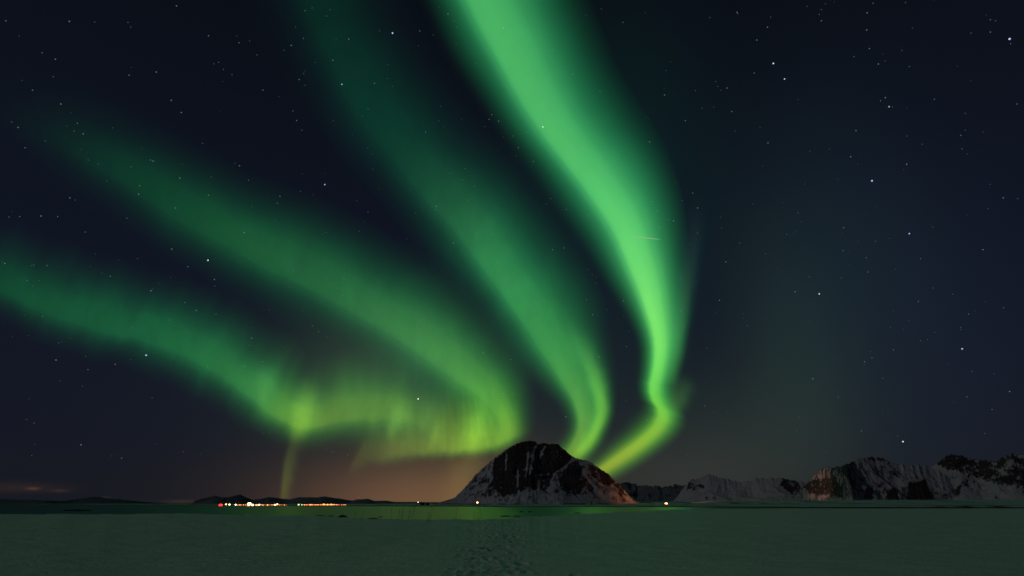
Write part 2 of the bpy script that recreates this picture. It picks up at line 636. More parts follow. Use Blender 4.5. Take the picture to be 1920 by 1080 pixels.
def mountain(name, sil, dist, base, material, step=1.0, rows=44, back=20, front=1.25, power=1.5, gully=0.10, gfreq=0.09,
             rough=2.2, seed=0.0, cliffs=(), gullies=(), dists=None, fan=0.35, lean=0.0, relief=0.13, wav=200.0, label=None):
    """ridge whose crest stands on bearings and heights read off the photo, with a real front and back slope"""
    xs = np.array([s[0] for s in sil], float); ys = np.array([s[1] for s in sil], float)
    cols = np.arange(xs[0], xs[-1] + 0.01, step)
    V, UV, CL = [], [], []
    nr = rows + back
    pc = float(cols[len(cols) // 2])
    hw_ = max(1, int(11 / step))
    kr = np.hanning(2 * hw_ + 3)[1:-1]
    ysm = np.convolve(np.pad(np.interp(cols, xs, ys), hw_, mode='edge'), kr / kr.sum(), 'valid')
    for ci, px in enumerate(cols):
        py = float(np.interp(px, xs, ys))
        jag = rough * fbm(px * 0.16, seed, 1.0, 5) * min(1, (base_row(base, px) - py) / 25)
        s = sight(px, py - max(-3.0, min(3.0, jag)))
        az = math.atan2(s.x, s.y)
        tan = s.z / math.hypot(s.x, s.y)
        dc = dist + 0.02 * dist * fbm(px * 0.008, seed + 3.0, 0.0, 2)
        if dists:
            dc += float(np.interp(px, [q[0] for q in dists], [q[1] for q in dists]))
        zc = EYE + dc * tan
        zb = base
        Hc = max(zc - zb, 2.0)
        ss = sight(px, float(ysm[ci]))
        H = max(EYE + dc * ss.z / math.hypot(ss.x, ss.y) - zb, 2.0)     # body of the face, without the small teeth of the skyline
        for r in range(nr):
            if r < rows:
                t = r / (rows - 1)
                g = t ** power
                # flutes running down the face
                q = -lean * (1 - t) + px * (1 + fan * t) - fan * t * pc + 30 * t * fbm(px * 0.018, seed + 31.0)
                gl = 0.9 * fbm(q * 0.035 + 0.5 * t, t * 0.8, seed + 17.0, 3) + 0.75 * fbm(q * gfreq + 0.35 * fbm(px * 0.03, t * 3, seed), t * 1.6, seed + 7.0, 5)
                gl2 = abs(fbm(q * gfreq * 2.7 + 0.8 * fbm(px * 0.1, t * 4.0, seed + 6.0), t * 4.0, seed + 11.0, 4))
                env = math.sin(math.pi * min(1, t * 0.96 + 0.02)) ** 0.7
                d = dc - H * front * (1 - t) + H * gully * (gl + 0.6 * gl2) * env
                z = zb + H * g + (Hc - H) * t ** 6
                X3, Y3 = d * math.sin(az), d * math.cos(az)
                rg = noise.ridged_multi_fractal(Vector((X3 / (1.1 * wav) + seed, Y3 / (1.1 * wav), z / (2.2 * wav))), 0.9, 2.1, 6, 1.0, 2.0, noise_basis='PERLIN_ORIGINAL')
                z -= H * relief * max(0.0, 1.5 - rg) * env
                z = max(z, zb - 6)
                z = min(z, EYE + d * tan - 0.004 * H * (1 - t) * 6)
                if r == 0:
                    z = zb - 12
            else:
                t = (r - rows + 1) / back
                d = dc + H * 1.3 * t
                z = zb + Hc * (1 - t) ** 1.2 - (6 if t == 1 else 0)
            V.append((d * math.sin(az), d * math.cos(az), z))
            tt = r / (rows - 1)
            UV.append(((-lean * (1 - min(tt, 1)) + px * (1 + fan * min(tt, 1)) - fan * min(tt, 1) * pc + 30 * min(tt, 1) * fbm(px * 0.018, seed + 31.0) - cols[0]) / 100.0, tt))
            # where bare cliffs are: regions by bearing and height
            row = 944 - math.atan2(z - EYE, d) / 0.00082
            c = 0.0
            if r < rows:
                jx = 2.5 * fbm(px * 0.25, row * 0.25, seed + 5.0, 4)
                jy = 3.0 * fbm(px * 0.22, row * 0.2, seed + 9.0, 4)
                for (poly, val) in cliffs:
                    if in_poly(px + jx, row + jy, poly):
                        c = val
                for line in gullies:
                    dm = 99.0
                    for (g0, g1) in zip(line[:-1], line[1:]):
                        ax, ay, bx, by = g0[0], g0[1], g1[0], g1[1]
                        wx, wy = px + 0.35 * jx, row + 0.2 * jy
                        tq = max(0.0, min(1.0, ((wx - ax) * (bx - ax) + (wy - ay) * (by - ay)) / ((bx - ax) ** 2 + (by - ay) ** 2)))
                        dm = min(dm, math.hypot(wx - ax - tq * (bx - ax), wy - ay - tq * (by - ay)))
                    c -= 0.85 * math.exp(-(dm / 1.7) ** 2)
            CL.append(c)
    F = grid_faces(len(cols), nr)
    o = mesh_obj(name, V, F.tolist(), material, uvs=UV)
    at = o.data.attributes.new('cliff', 'FLOAT', 'POINT')
    at.data.foreach_set('value', np.array(CL, np.float32))
    o.data.flip_normals()                    # outward
    return tag(o, label, kind='structure')


def base_row(base, px):
    return 942.0


ROCK_SNOW = make_mountain_mat('cliff_rock_and_snow', bias=0.23, streak=(13.0, 2.6), slope=(0.5, 0.62))
RANGE_MAT = make_mountain_mat('alpine_snow_slope', rock=(0.055, 0.046, 0.045), snow=(0.56, 0.54, 0.57), bias=0.04, streak=(5.0, 4.0), slope=(0.5, 0.62))
FAR_MAT = make_mountain_mat('distant_hill_slope', rock=(0.030, 0.030, 0.034), snow=(0.20, 0.21, 0.25), bias=0.25, streak=(9.0, 2.0))

CENTRAL = [(812, 944), (822, 942), (836, 938.5), (851, 933.5), (860, 926), (870, 916), (881, 902.5), (892, 890), (905, 878), (916, 868), (923, 863), (927, 860), (936, 852),
           (950, 842), (962, 834), (969, 830.6), (980, 827), (993, 824.5), (1000, 825.5), (1004, 827), (1008, 831.5), (1013, 831), (1019, 830), (1027, 831.5),
           (1034, 832.8), (1036.5, 831.4), (1039, 830.5), (1045, 832), (1052, 837.5), (1061, 845), (1072, 854.7), (1080, 857.5), (1089, 860), (1100, 864), (1111, 868),
           (1122, 876.6), (1133, 883.5), (1144, 890), (1161, 907), (1174, 922.5), (1183, 933), (1190, 939), (1198, 943)]
CLIFF = [([(926, 862), (936, 852), (969, 829), (993, 822), (1045, 830), (1072, 852), (1068, 864), (1050, 880), (1036, 897), (1028, 912), (1018, 921), (1005, 917), (990, 922),
           (976, 918), (960, 926), (945, 932), (934, 922), (926, 905), (924, 880)], 0.62),
         ([(1068, 866), (1085, 862), (1092, 885), (1097, 905), (1086, 925), (1066, 932), (1052, 918), (1046, 902), (1058, 882)], 0.5),
         ([(1100, 868), (1120, 876), (1142, 891), (1150, 905), (1140, 912), (1125, 905), (1108, 890)], 0.45),
         ([(1150, 905), (1165, 915), (1176, 930), (1160, 930), (1148, 918)], 0.25),
         ([(930, 858), (905, 880), (888, 898), (893, 893), (914, 868)], 0.25)]
mountain('mountain', CENTRAL, 3400, 6, ROCK_SNOW, step=0.8, rows=64, front=1.05, power=1.35, gully=0.025, gfreq=0.10, rough=2.2, wav=100.0, relief=0.13,
         gullies=[[(1006, 830), (1001, 844), (998, 857), (995, 872), (992, 890)], [(990, 846), (988, 872), (985, 892)], [(1023, 832), (1016, 846), (1010, 862)], [(969, 866), (971, 888), (970, 914)],
                  [(1072, 860), (1056, 876), (1041, 884), (1030, 906)], [(1091, 884), (1110, 910), (1132, 934)], [(1010, 900), (1008, 915)], [(950, 850), (948, 880)], [(1030, 888), (1003, 891)]],
         cliffs=CLIFF, seed=2.0, label='steep dark cliffed mountain standing alone above the bay')

FARR = [(1140, 925), (1150, 912), (1166, 905), (1176, 903), (1186, 905), (1198, 910), (1208, 909), (1219, 912), (1232, 911), (1243, 913), (1258, 910), (1271, 908), (1281, 909),
        (1296, 912), (1320, 920), (1340, 930)]
mountain('mountain_range', FARR, 8200, 5, FAR_MAT, step=1.2, rows=28, back=10, front=1.6, power=1.25, gully=0.04, relief=0.2, rough=4.0, seed=21.0, label='low dim range far behind between the cliffed mountain and the snowy range')

RANGE2 = [(1255, 943), (1265, 937), (1279, 919), (1291, 905), (1300, 898), (1306, 899), (1310, 898), (1320, 892), (1328, 889.7), (1338, 892), (1346, 894), (1354, 895), (1362, 898),
          (1370, 900), (1384, 903), (1397, 901.5), (1409, 902), (1413, 900), (1417, 896), (1425, 898), (1436, 897.5), (1447, 896), (1456, 897), (1465, 896), (1481, 899), (1494, 902),
          (1506, 903), (1520, 906), (1540, 915), (1560, 930)]
CL2 = [([(1292, 904), (1302, 897), (1312, 905), (1318, 914), (1310, 920), (1296, 918), (1284, 922)], 0.55),
       ([(1466, 898), (1490, 902), (1500, 915), (1498, 928), (1480, 930), (1468, 920), (1462, 910)], 0.7)]
mountain('snowy_range', RANGE2, 6200, 8, RANGE_MAT, step=1.0, rows=40, back=12, front=1.5, power=1.2, gully=0.02, gfreq=0.12, lean=30, seed=33.0, relief=0.20, rough=3.4, cliffs=CL2,
         label='long snowy range with a level crest right of the cliffed mountain')

RANGE3 = [(1478, 943), (1490, 936), (1500, 920), (1510, 909), (1519, 900), (1527, 892), (1535, 884), (1544, 876), (1558, 875.5), (1572, 874), (1581, 872), (1588, 870), (1595, 866),
          (1611, 859), (1620, 858.5), (1629, 856.7), (1640, 858.5), (1648, 857.3), (1656, 858), (1663, 861), (1670, 865), (1686, 869), (1698, 870.5), (1709, 871.5), (1720, 872.5), (1732, 873),
          (1745, 876), (1765, 885), (1790, 905), (1815, 928)]
CL3 = [([(1504, 915), (1520, 905), (1545, 902), (1560, 903), (1572, 918), (1570, 935), (1552, 930), (1530, 928), (1515, 926)], 0.42),
       ([(1576, 872), (1584, 874), (1590, 900), (1598, 915), (1588, 908), (1576, 890)], 0.6),
       ([(1615, 860), (1670, 864), (1668, 872), (1655, 876), (1640, 872), (1622, 870)], 0.45),
       ([(1612, 917), (1622, 917), (1622, 937), (1604, 938)], 1.0), ([(1650, 922), (1668, 920), (1670, 940), (1645, 940)], 0.9),
       ([(1696, 912), (1728, 908), (1736, 940), (1684, 940)], 1.1)]
mountain('snowy_mountain', RANGE3, 4700, 8, RANGE_MAT, step=0.9, rows=54, back=14, front=1.35, power=1.15, gully=0.012, gfreq=0.08, seed=47.0, relief=0.24, wav=150.0, rough=3.4, cliffs=CL3, dists=[(1480, 900), (1540, 350), (1586, -350), (1600, -150), (1650, 100), (1740, 300)],
         label='broad snowy mountain with warm lit left shoulder and dark gullies at its foot')

RANGE4 = [(1700, 941), (1720, 915), (1738, 885), (1753, 868), (1764, 861), (1773, 854), (1784, 852.5), (1796, 853), (1810, 857), (1826, 861), (1846, 862), (1869, 863), (1880, 857),
          (1888, 854), (1897, 851), (1910, 853), (1935, 850), (1990, 845), (2060, 852), (2150, 870), (2260, 900), (2380, 935)]
CL4 = [([(1752, 866), (1774, 852), (1810, 856), (1828, 862), (1815, 880), (1795, 896), (1775, 893), (1757, 885)], 0.75),
       ([(1800, 890), (1830, 868), (1990, 870), (1990, 925), (1850, 915), (1820, 905)], 0.55),
       ([(1770, 925), (1800, 905), (1812, 900), (1790, 925), (1772, 935)], 0.5)]
mountain('rocky_mountain', RANGE4, 5200, 8, RANGE_MAT, step=1.1, rows=54, back=12, front=1.35, power=1.15, gully=0.015, gfreq=0.08, seed=58.0, relief=0.24, rough=3.4, cliffs=CL4,
         label='dark rocky mountain at the right edge with thin snow on its slopes')

TOWNH = [(345, 946), (359, 944.4), (366, 939), (373, 936), (390, 932.5), (402, 929), (415, 932), (427, 932), (440, 929.5), (450, 927), (461, 932), (473, 937), (490, 935), (502, 932),
         (517, 933), (530, 935), (544, 936), (561, 932), (580, 932), (594, 932.5), (609, 930.6), (623, 933), (638, 935), (657, 938), (669, 938.5), (690, 941), (720, 943), (740, 945)]
mountain('far_hills', TOWNH, 9000, 3, FAR_MAT, step=1.4, rows=22, back=10, front=2.0, power=1.15, gully=0.25, seed=71.0, rough=0.5, label='low dark hills behind the lit town across the water')
KNOLL = [(650, 945), (660, 939), (669, 936.2), (680, 936), (690, 935), (696, 937), (702, 939), (716, 938.7), (726, 938.7), (739, 941), (762, 941), (778, 941), (800, 941.5), (820, 941.5), (840, 943.5)]
mountain('low_hills', KNOLL, 5600, 3, FAR_MAT, step=1.4, rows=20, back=10, front=2.2, power=1.1, gully=0.25, seed=83.0, rough=0.4, label='low rounded knolls between the town and the cliffed mountain')
LEFTH = [(-260, 936), (-120, 932), (0, 935), (40, 937), (80, 938), (120, 939), (150, 935), (165, 932.5), (185, 931), (200, 934), (225, 936), (260, 940), (300, 943), (330, 945)]
mountain('distant_hills', LEFTH, 14000, 0, FAR_MAT, step=2.5, rows=18, back=8, front=2.0, power=1.2, gully=0.2, seed=91.0, rough=0.5, label='faint low hills on the horizon at the far left')

# ------------------------------------------------------------------ aurora
PROFILES = {
    'curtain': [(0, 0), (0.14, 0.035), (0.28, 0.22), (0.40, 0.65), (0.50, 1.0), (0.58, 0.92), (0.68, 0.58), (0.80, 0.22), (0.91, 0.055), (1, 0)],
    'ray': [(0, 0), (0.12, 0.04), (0.28, 0.36), (0.42, 0.88), (0.5, 1.0), (0.58, 0.88), (0.72, 0.36), (0.88, 0.04), (1, 0)],
    'fringe': [(0, 0), (0.15, 0.04), (0.32, 0.45), (0.45, 0.93), (0.52, 1.0), (0.62, 0.82), (0.75, 0.46), (0.88, 0.13), (1, 0)],
}
SKYB = (0.004, 0.007, 0.010)


def catmull(P, n):
    P = np.asarray(P, float)
    seg = np.linalg.norm(np.diff(P[:, :2], axis=0), axis=1)
    s = np.concatenate([[0], np.cumsum(seg)])
    s /= s[-1]
    Q = np.vstack([2 * P[0] - P[1], P, 2 * P[-1] - P[-2]])
    out = []
    for u in np.linspace(0, 1, n):
        k = min(np.searchsorted(s, u, 'right') - 1, len(P) - 2)
        t = (u - s[k]) / (s[k + 1] - s[k])
        a, b, c, d = Q[k], Q[k + 1], Q[k + 2], Q[k + 3]
        out.append(0.5 * ((2 * b) + (c - a) * t + (2 * a - 5 * b + 4 * c - d) * t * t + (3 * b - a - 3 * c + d) * t ** 3))
    return np.array(out), s


LAYERS = 3
K = (0, 0, 0)


def aurora_mat(name, stops, profile, tail, stri, sfreq, soft, f0, f1, mottle):
    m, n = mat(name)
    uv = n.new('ShaderNodeUVMap', uv_map='UVMap').outputs[0]
    sp = n.new('ShaderNodeSeparateXYZ')
    n.link(uv, sp.inputs[0])
    u, v = sp.outputs[0], sp.outputs[1]
    cv = n.new('ShaderNodeFloatCurve')
    cur = cv.mapping.curves[0]
    pts = PROFILES[profile]
    while len(cur.points) < len(pts):
        cur.points.new(0.5, 0.5)
    for p, (a, b) in zip(cur.points, pts):
        p.location = (a, b)
    cv.mapping.update()
    # the border of the light wavers a little along the band
    wav = n.noise(n.vmath('MULTIPLY', uv, (1.2, soft, 1)), 1.0, 2, 0.5)
    uu = n.math('ADD', u, n.math('MULTIPLY', n.math('SUBTRACT', wav, 0.5), 0.16))
    way = n.vmath('NORMALIZE', n.new('ShaderNodeNewGeometry').outputs['Position'])
    patch = n.noise(n.vmath('MULTIPLY', way, (1.0, 1.0, 0.8)), 11.0, 4, 0.55, 0.6)
    patch2 = n.noise(n.vmath('MULTIPLY', way, (1.0, 1.0, 0.30)), 38.0, 3, 0.6, 0.3)
    n.put(cv.inputs['Value'], uu)
    p = cv.outputs[0]
    core = n.ramp(v, stops, 'B_SPLINE')
    rays = n.noise(n.vmath('MULTIPLY', uv, (0.9, sfreq, 1)), 1.0, 3, 0.55)
    gain = n.math('ADD', 1.0, n.math('MULTIPLY', n.math('SUBTRACT', rays, 0.5), stri * 2))
    gain = n.math('ADD', gain, n.math('MULTIPLY', n.math('SUBTRACT', patch, 0.5), 0.9 * mottle))
    gain = n.math('ADD', gain, n.math('MULTIPLY', n.math('SUBTRACT', patch2, 0.5), 0.7 * mottle))
    gain = n.math('MAXIMUM', gain, 0.0)
    tint = n.mix(p, (*tail, 1), (1, 1, 1, 1))
    fade = 1.0
    for (f, vv) in ((f0, v), (f1, n.math('SUBTRACT', 1.0, v))):
        if f:
            mr = n.new('ShaderNodeMapRange', interpolation_type='SMOOTHERSTEP')
            n.put(mr.inputs['Value'], vv)
            mr.inputs['From Max'].default_value = f
            fade = n.math('MULTIPLY', mr.outputs[0], fade)
    gain = n.math('MULTIPLY', gain, fade)
    c = n.vmath('MULTIPLY', core, tint)
    c = n.vmath('SCALE', c, scale=n.math('MULTIPLY', n.math('MAXIMUM', p, 0.0), gain))
    em = n.new('ShaderNodeEmission')
    n.link(c, em.inputs[0])
    em.inputs[1].default_value = 1.0 / LAYERS
    tr = n.new('ShaderNodeBsdfTransparent')
    ad = n.new('ShaderNodeAddShader')
    n.link(em.outputs[0], ad.inputs[0])
    n.link(tr.outputs[0], ad.inputs[1])
    finish(n, ad.outputs[0])
    m.cycles.emission_sampling = 'NONE'
    return m


def curtain(name, spine, parent=None, profile='curtain', tail=(0.30, 1.0, 1.35), stri=0.05, sfreq=14.0, soft=6.0, n=90, m=29, base=True, mottle=0.4):
    """a luminous curtain 100 km up, three sheets deep.  spine rows: x, y, reach on the lower/left side, reach on the other, colour seen there"""
    P = [(s[0], s[1], s[2], s[3]) for s in spine]
    S, sv = catmull(P, n)
    T = np.gradient(S[:, :2], axis=0)
    T /= np.linalg.norm(T, axis=1)[:, None]
    NL = np.stack([-T[:, 1], T[:, 0]], 1)
    h = max(2, int(n * 0.13))
    ker = np.hanning(2 * h + 3)[1:-1]
    NL = np.stack([np.convolve(np.pad(NL[:, c], h, mode='edge'), ker / ker.sum(), 'valid') for c in (0, 1)], 1)
    NL /= np.linalg.norm(NL, axis=1)[:, None]
    V, UV, F = [], [], []
    for L in range(LAYERS):
        off = len(V)
        for i in range(n):
            for j in range(m):
                u = -1 + 2 * j / (m - 1)
                q = S[i, :2] + (NL[i] * (-u) * S[i, 2] if u < 0 else -NL[i] * u * S[i, 3])
                d = sight(q[0], q[1])
                alt = 95e3 + 45e3 * (u + 1) * 0.5          # the upper side of a curtain is higher up
                dist = alt / max(d.z, 0.30) + L * 9e3
                V.append(tuple(d * dist + Vector((0, 0, EYE))))
                UV.append(((u + 1) / 2, i / (n - 1)))
        F.append(grid_faces(n, m, off))
    stops = []
    for s, p in zip(spine, sv):
        c = lin(s[4])
        if base:
            c = tuple(max(0.0, a - b) for a, b in zip(c, SKYB))
        stops.append((float(p), c))
    f0 = 1.25 * float(sv[1]) if spine[0][4] == K else 0.0
    f1 = 1.25 * float(1 - sv[-2]) if spine[-1][4] == K else 0.0
    mt = aurora_mat(name + '_light', stops, profile, tail, stri, sfreq, soft, f0, f1, mottle)
    return mesh_obj(name, V, np.vstack(F).tolist(), mt, parent=parent, uvs=UV)


# brightest band, sweeping from overhead down to the right of the mountain
bandA = empty('aurora_band', (0, 60000, 100000))
bandA.location = (0, 0, 0)
tag(bandA, 'brightest green aurora band sweeping from the top of the sky down behind the mountain', 'aurora', 'aurora bands across the night sky')
curtain('curtain', [(300, -1700, 320, 420, K), (480, -1100, 300, 420, (155, 242, 140)), (660, -560, 180, 320, (122, 216, 122)), (790, -200, 120, 230, (70, 170, 95)), (862, -60, 104, 210, (70, 174, 98)),
                    (907, 40, 100, 205, (74, 178, 100)), (955, 125, 98, 195, (75, 178, 100)), (1005, 210, 96, 185, (76, 180, 101)), (1060, 285, 96, 172, (78, 185, 102)),
                    (1115, 355, 96, 158, (84, 194, 106)), (1162, 430, 88, 132, (94, 206, 110)), (1196, 510, 74, 104, (108, 217, 110)), (1220, 580, 58, 80, (120, 227, 108)),
                    (1234, 640, 48, 60, (122, 228, 102)), (1231, 690, 42, 50, (114, 220, 92)), (1223, 725, 37, 50, (106, 210, 82)), (1228, 750, 40, 56, (106, 202, 70)), (1242, 774, 52, 54, (112, 192, 60)),
                    (1235, 800, 66, 48, (124, 184, 52)), (1208, 827, 62, 44, (132, 180, 46)), (1170, 855, 54, 40, (136, 168, 42)), (1127, 884, 40, 34, (136, 158, 40)), (1090, 910, 36, 30, (110, 120, 38)), (1055, 935, 30, 26, K)],
        bandA, n=170, mottle=0.12)
curtain('ray', [(1312, 320, 40, 34, K), (1302, 440, 42, 34, (20, 30, 36)), (1288, 530, 42, 34, (28, 54, 44)), (1273, 630, 38, 30, (40, 84, 50)), (1262, 700, 30, 26, (34, 68, 36)), (1256, 750, 26, 22, K)],
        bandA, profile='ray', n=50, m=17)
curtain('fold', [(1292, 688, 50, 34, K), (1283, 722, 58, 38, (26, 54, 36)), (1271, 752, 60, 38, (44, 82, 40)), (1250, 782, 54, 36, (44, 72, 34)), (1222, 810, 44, 34, K)],
        bandA, profile='ray', n=50, m=19, tail=(0.6, 1.0, 1.2))

bandB = empty('aurora_band', (0, 0, 0))
tag(bandB, 'second green aurora band, ending behind the right shoulder of the cliffed mountain', 'aurora', 'aurora bands across the night sky')
curtain('curtain', [(330, -420, 140, 190, K), (470, -220, 140, 190, (9, 34, 31)), (575, -20, 140, 200, (8, 41, 35)), (625, 95, 130, 195, (8, 46, 38)), (685, 205, 122, 190, (9, 51, 40)),
                    (760, 305, 110, 180, (14, 60, 44)), (840, 400, 105, 175, (29, 86, 55)), (905, 480, 102, 170, (45, 126, 72)), (965, 560, 96, 160, (50, 140, 75)),
                    (1018, 640, 88, 140, (54, 144, 70)), (1060, 705, 70, 105, (66, 150, 68)), (1084, 755, 50, 78, (78, 152, 64)), (1092, 795, 44, 62, (84, 146, 58)), (1082, 830, 46, 56, (92, 142, 48)),
                    (1058, 866, 48, 48, (98, 134, 44)), (1030, 900, 40, 40, K)], bandB, n=110)
curtain('ray', [(1048, 570, 36, 46, K), (1094, 662, 34, 46, (48, 104, 50)), (1118, 725, 30, 40, (80, 146, 56)), (1126, 770, 30, 32, (92, 158, 52)), (1114, 812, 30, 28, (98, 156, 44)), (1088, 848, 28, 26, (100, 140, 40)), (1055, 880, 26, 26, K)],
        bandB, profile='ray', n=60, m=19, tail=(0.5, 1.0, 1.2))

bandC = empty('aurora_band', (0, 0, 0))
tag(bandC, 'third green aurora band, curling into a bright hook left of the cliffed mountain', 'aurora', 'aurora bands across the night sky')
curtain('curtain', [(-330, 90, 92, 110, K), (-120, 160, 92, 110, (5, 12, 15)), (20, 222, 97, 115, (6, 19, 20)), (135, 275, 106, 125, (8, 37, 30)), (255, 345, 106, 135, (11, 57, 38)),
                    (380, 422, 106, 140, (19, 74, 43)), (500, 488, 108, 155, (28, 88, 50)), (620, 548, 106, 158, (35, 100, 55)), (720, 603, 103, 155, (46, 116, 60)),
                    (800, 655, 103, 150, (56, 128, 63)), (868, 702, 109, 125, (66, 138, 60)), (918, 738, 113, 98, (70, 142, 54)), (947, 774, 101, 66, (84, 148, 46)), (956, 806, 80, 52, (78, 124, 38)), (944, 838, 60, 44, (40, 70, 30)), (925, 870, 51, 40, K)],
        bandC, n=110, mottle=0.45)
curtain('fold', [(640, 872, 26, 60, K), (720, 853, 36, 95, (70, 84, 40)), (790, 842, 36, 120, (88, 114, 44)), (845, 838, 34, 130, (98, 132, 44)), (890, 836, 32, 140, (120, 170, 46)),
                 (930, 828, 32, 135, (98, 146, 46)), (966, 814, 24, 110, (62, 92, 38)), (1004, 796, 20, 90, K)],
        bandC, profile='fringe', n=90, m=25, tail=(0.5, 1.0, 1.2), stri=0.26, sfreq=16, soft=14, mottle=0.8)
curtain('ray', [(910, 730, 40, 40, K), (896, 790, 40, 42, (74, 120, 42)), (890, 822, 40, 42, (78, 118, 36)), (884, 858, 38, 38, K)], bandC, profile='ray', n=30, m=17)
curtain('ray', [(832, 770, 14, 26, K), (818, 805, 14, 26, (50, 72, 32)), (806, 836, 12, 22, (46, 64, 28)), (798, 862, 10, 20, K)], bandC, profile='ray', n=30, m=15)
curtain('ray', [(700, 795, 16, 34, K), (682, 840, 16, 34, (42, 52, 30)), (662, 875, 14, 34, (40, 44, 28)), (650, 905, 14, 30, K)], bandC, profile='ray', n=30, m=15, tail=(0.8, 1, 1))
curtain('ray', [(925, 815, 50, 55, K), (888, 858, 62, 62, (60, 60, 34)), (864, 900, 64, 62, (64, 56, 36)), (853, 945, 62, 62, (50, 40, 30)), (848, 975, 60, 60, K)], bandC, profile='ray', n=40, m=17, tail=(1, 1, 1))

bandD = empty('aurora_band', (0, 0, 0))
tag(bandD, 'lowest green aurora band on the left, ending in a yellow-green knot above the lit town', 'aurora', 'aurora bands across the night sky')
curtain('curtain', [(-330, 430, 83, 120, K), (-120, 490, 85, 125, (8, 45, 32)), (0, 535, 85, 130, (11, 60, 37)), (120, 588, 85, 130, (20, 86, 49)), (235, 618, 85, 130, (21, 86, 50)),
                    (345, 655, 87, 135, (25, 94, 53)), (435, 708, 83, 135, (37, 110, 56)), (500, 758, 71, 130, (52, 124, 55)), (558, 790, 66, 120, (98, 150, 48)), (605, 786, 73, 120, (78, 120, 46)),
                    (650, 776, 83, 125, (82, 130, 48)), (705, 772, 85, 125, (78, 128, 48)), (750, 776, 83, 115, (78, 124, 46)), (800, 788, 76, 110, (48, 86, 44)), (870, 800, 59, 100, K)], bandD, n=120, stri=0.14, sfreq=26, soft=18, mottle=0.7)
curtain('ray', [(585, 690, 50, 55, K), (575, 745, 52, 56, (62, 96, 46)), (564, 785, 46, 48, (80, 110, 38)), (556, 815, 36, 38, (64, 84, 32)), (552, 845, 30, 32, K)], bandD, profile='ray', n=40, m=19, tail=(0.6, 1, 1.2))
curtain('ray', [(562, 785, 20, 40, K), (549, 828, 17, 40, (40, 50, 31)), (539, 865, 14, 36, (48, 60, 32)), (533, 905, 12, 30, (60, 70, 33)), (530, 935, 11, 26, (58, 64, 32)), (529, 965, 11, 24, K)],
        bandD, profile='ray', n=40, m=15, tail=(0.8, 1, 1))
curtain('ray', [(756, 715, 26, 34, K), (746, 775, 24, 32, (46, 76, 38)), (732, 808, 20, 30, (54, 84, 36)), (722, 842, 18, 26, K)], bandD, profile='ray', n=30, m=15)
curtain('ray', [(500, 660, 50, 50, K), (495, 705, 55, 55, (34, 72, 44)), (490, 745, 50, 50, (34, 66, 40)), (488, 785, 40, 40, K)], bandD, profile='ray', n=30, m=15)


# ------------------------------------------------------------------ stars and meteor
def star_mat(name, col, strength):
    m, n = mat(name)
    e = n.new('ShaderNodeEmission')
    e.inputs[0].default_value = (*col, 1)
    e.inputs[1].default_value = strength
    finish(n, e.outputs[0])
    m.cycles.emission_sampling = 'NONE'
    return m


STARD = 900e3
PXR = STARD / FPX * 0.93
BRIGHT = [
    (736, 62, 2.0, 'blue', 'bright blue-white star near the top, left of the brightest aurora band'),
    (1893, 73, 2.0, 'blue', 'bright blue-white star in the top right corner'),
    (1635, 339, 1.9, 'blue', 'bright blue-white star midway up the right sky, upper of a widely spaced pair'),
    (784, 748, 2.0, 'white', 'brightest white star, low in the gap inside the hooked aurora band'),
    (1536, 551, 1.8, 'blue', 'bright blue-white star in the middle of the dark sky right of the aurora'),
    (274, 666, 1.7, 'blue', 'bright blue-white star under the lower edge of the lowest aurora band'),
    (609, 346, 1.5, 'blue', 'blue-white star in the dark gap between the second and third aurora bands'),
    (641, 158, 1.4, 'blue', 'blue-white star inside the faint upper part of the second aurora band'),
    (1450, 119, 1.6, 'white', 'white star right of the top of the bright band, upper left of a pair'),
    (1471, 148, 1.6, 'blue', 'blue-white star right of the top of the bright band, lower right of a pair'),
    (1804, 654, 1.5, 'blue', 'blue-white star far right, above the rocky mountain'),
    (1693, 828, 1.5, 'white', 'white star just above the broad snowy mountain'),
    (390, 488, 1.6, 'white', 'white star in the dark gap between the two lowest aurora bands'),
    (1018, 238, 1.4, 'white', 'small white star shining through the brightest aurora band'),
    (1705, 438, 1.4, 'blue', 'blue-white star at right, lower one of a widely spaced pair'),
    (1667, 200, 1.3, 'blue', 'blue-white star below a tiny triangle of stars in the upper right sky'),
]
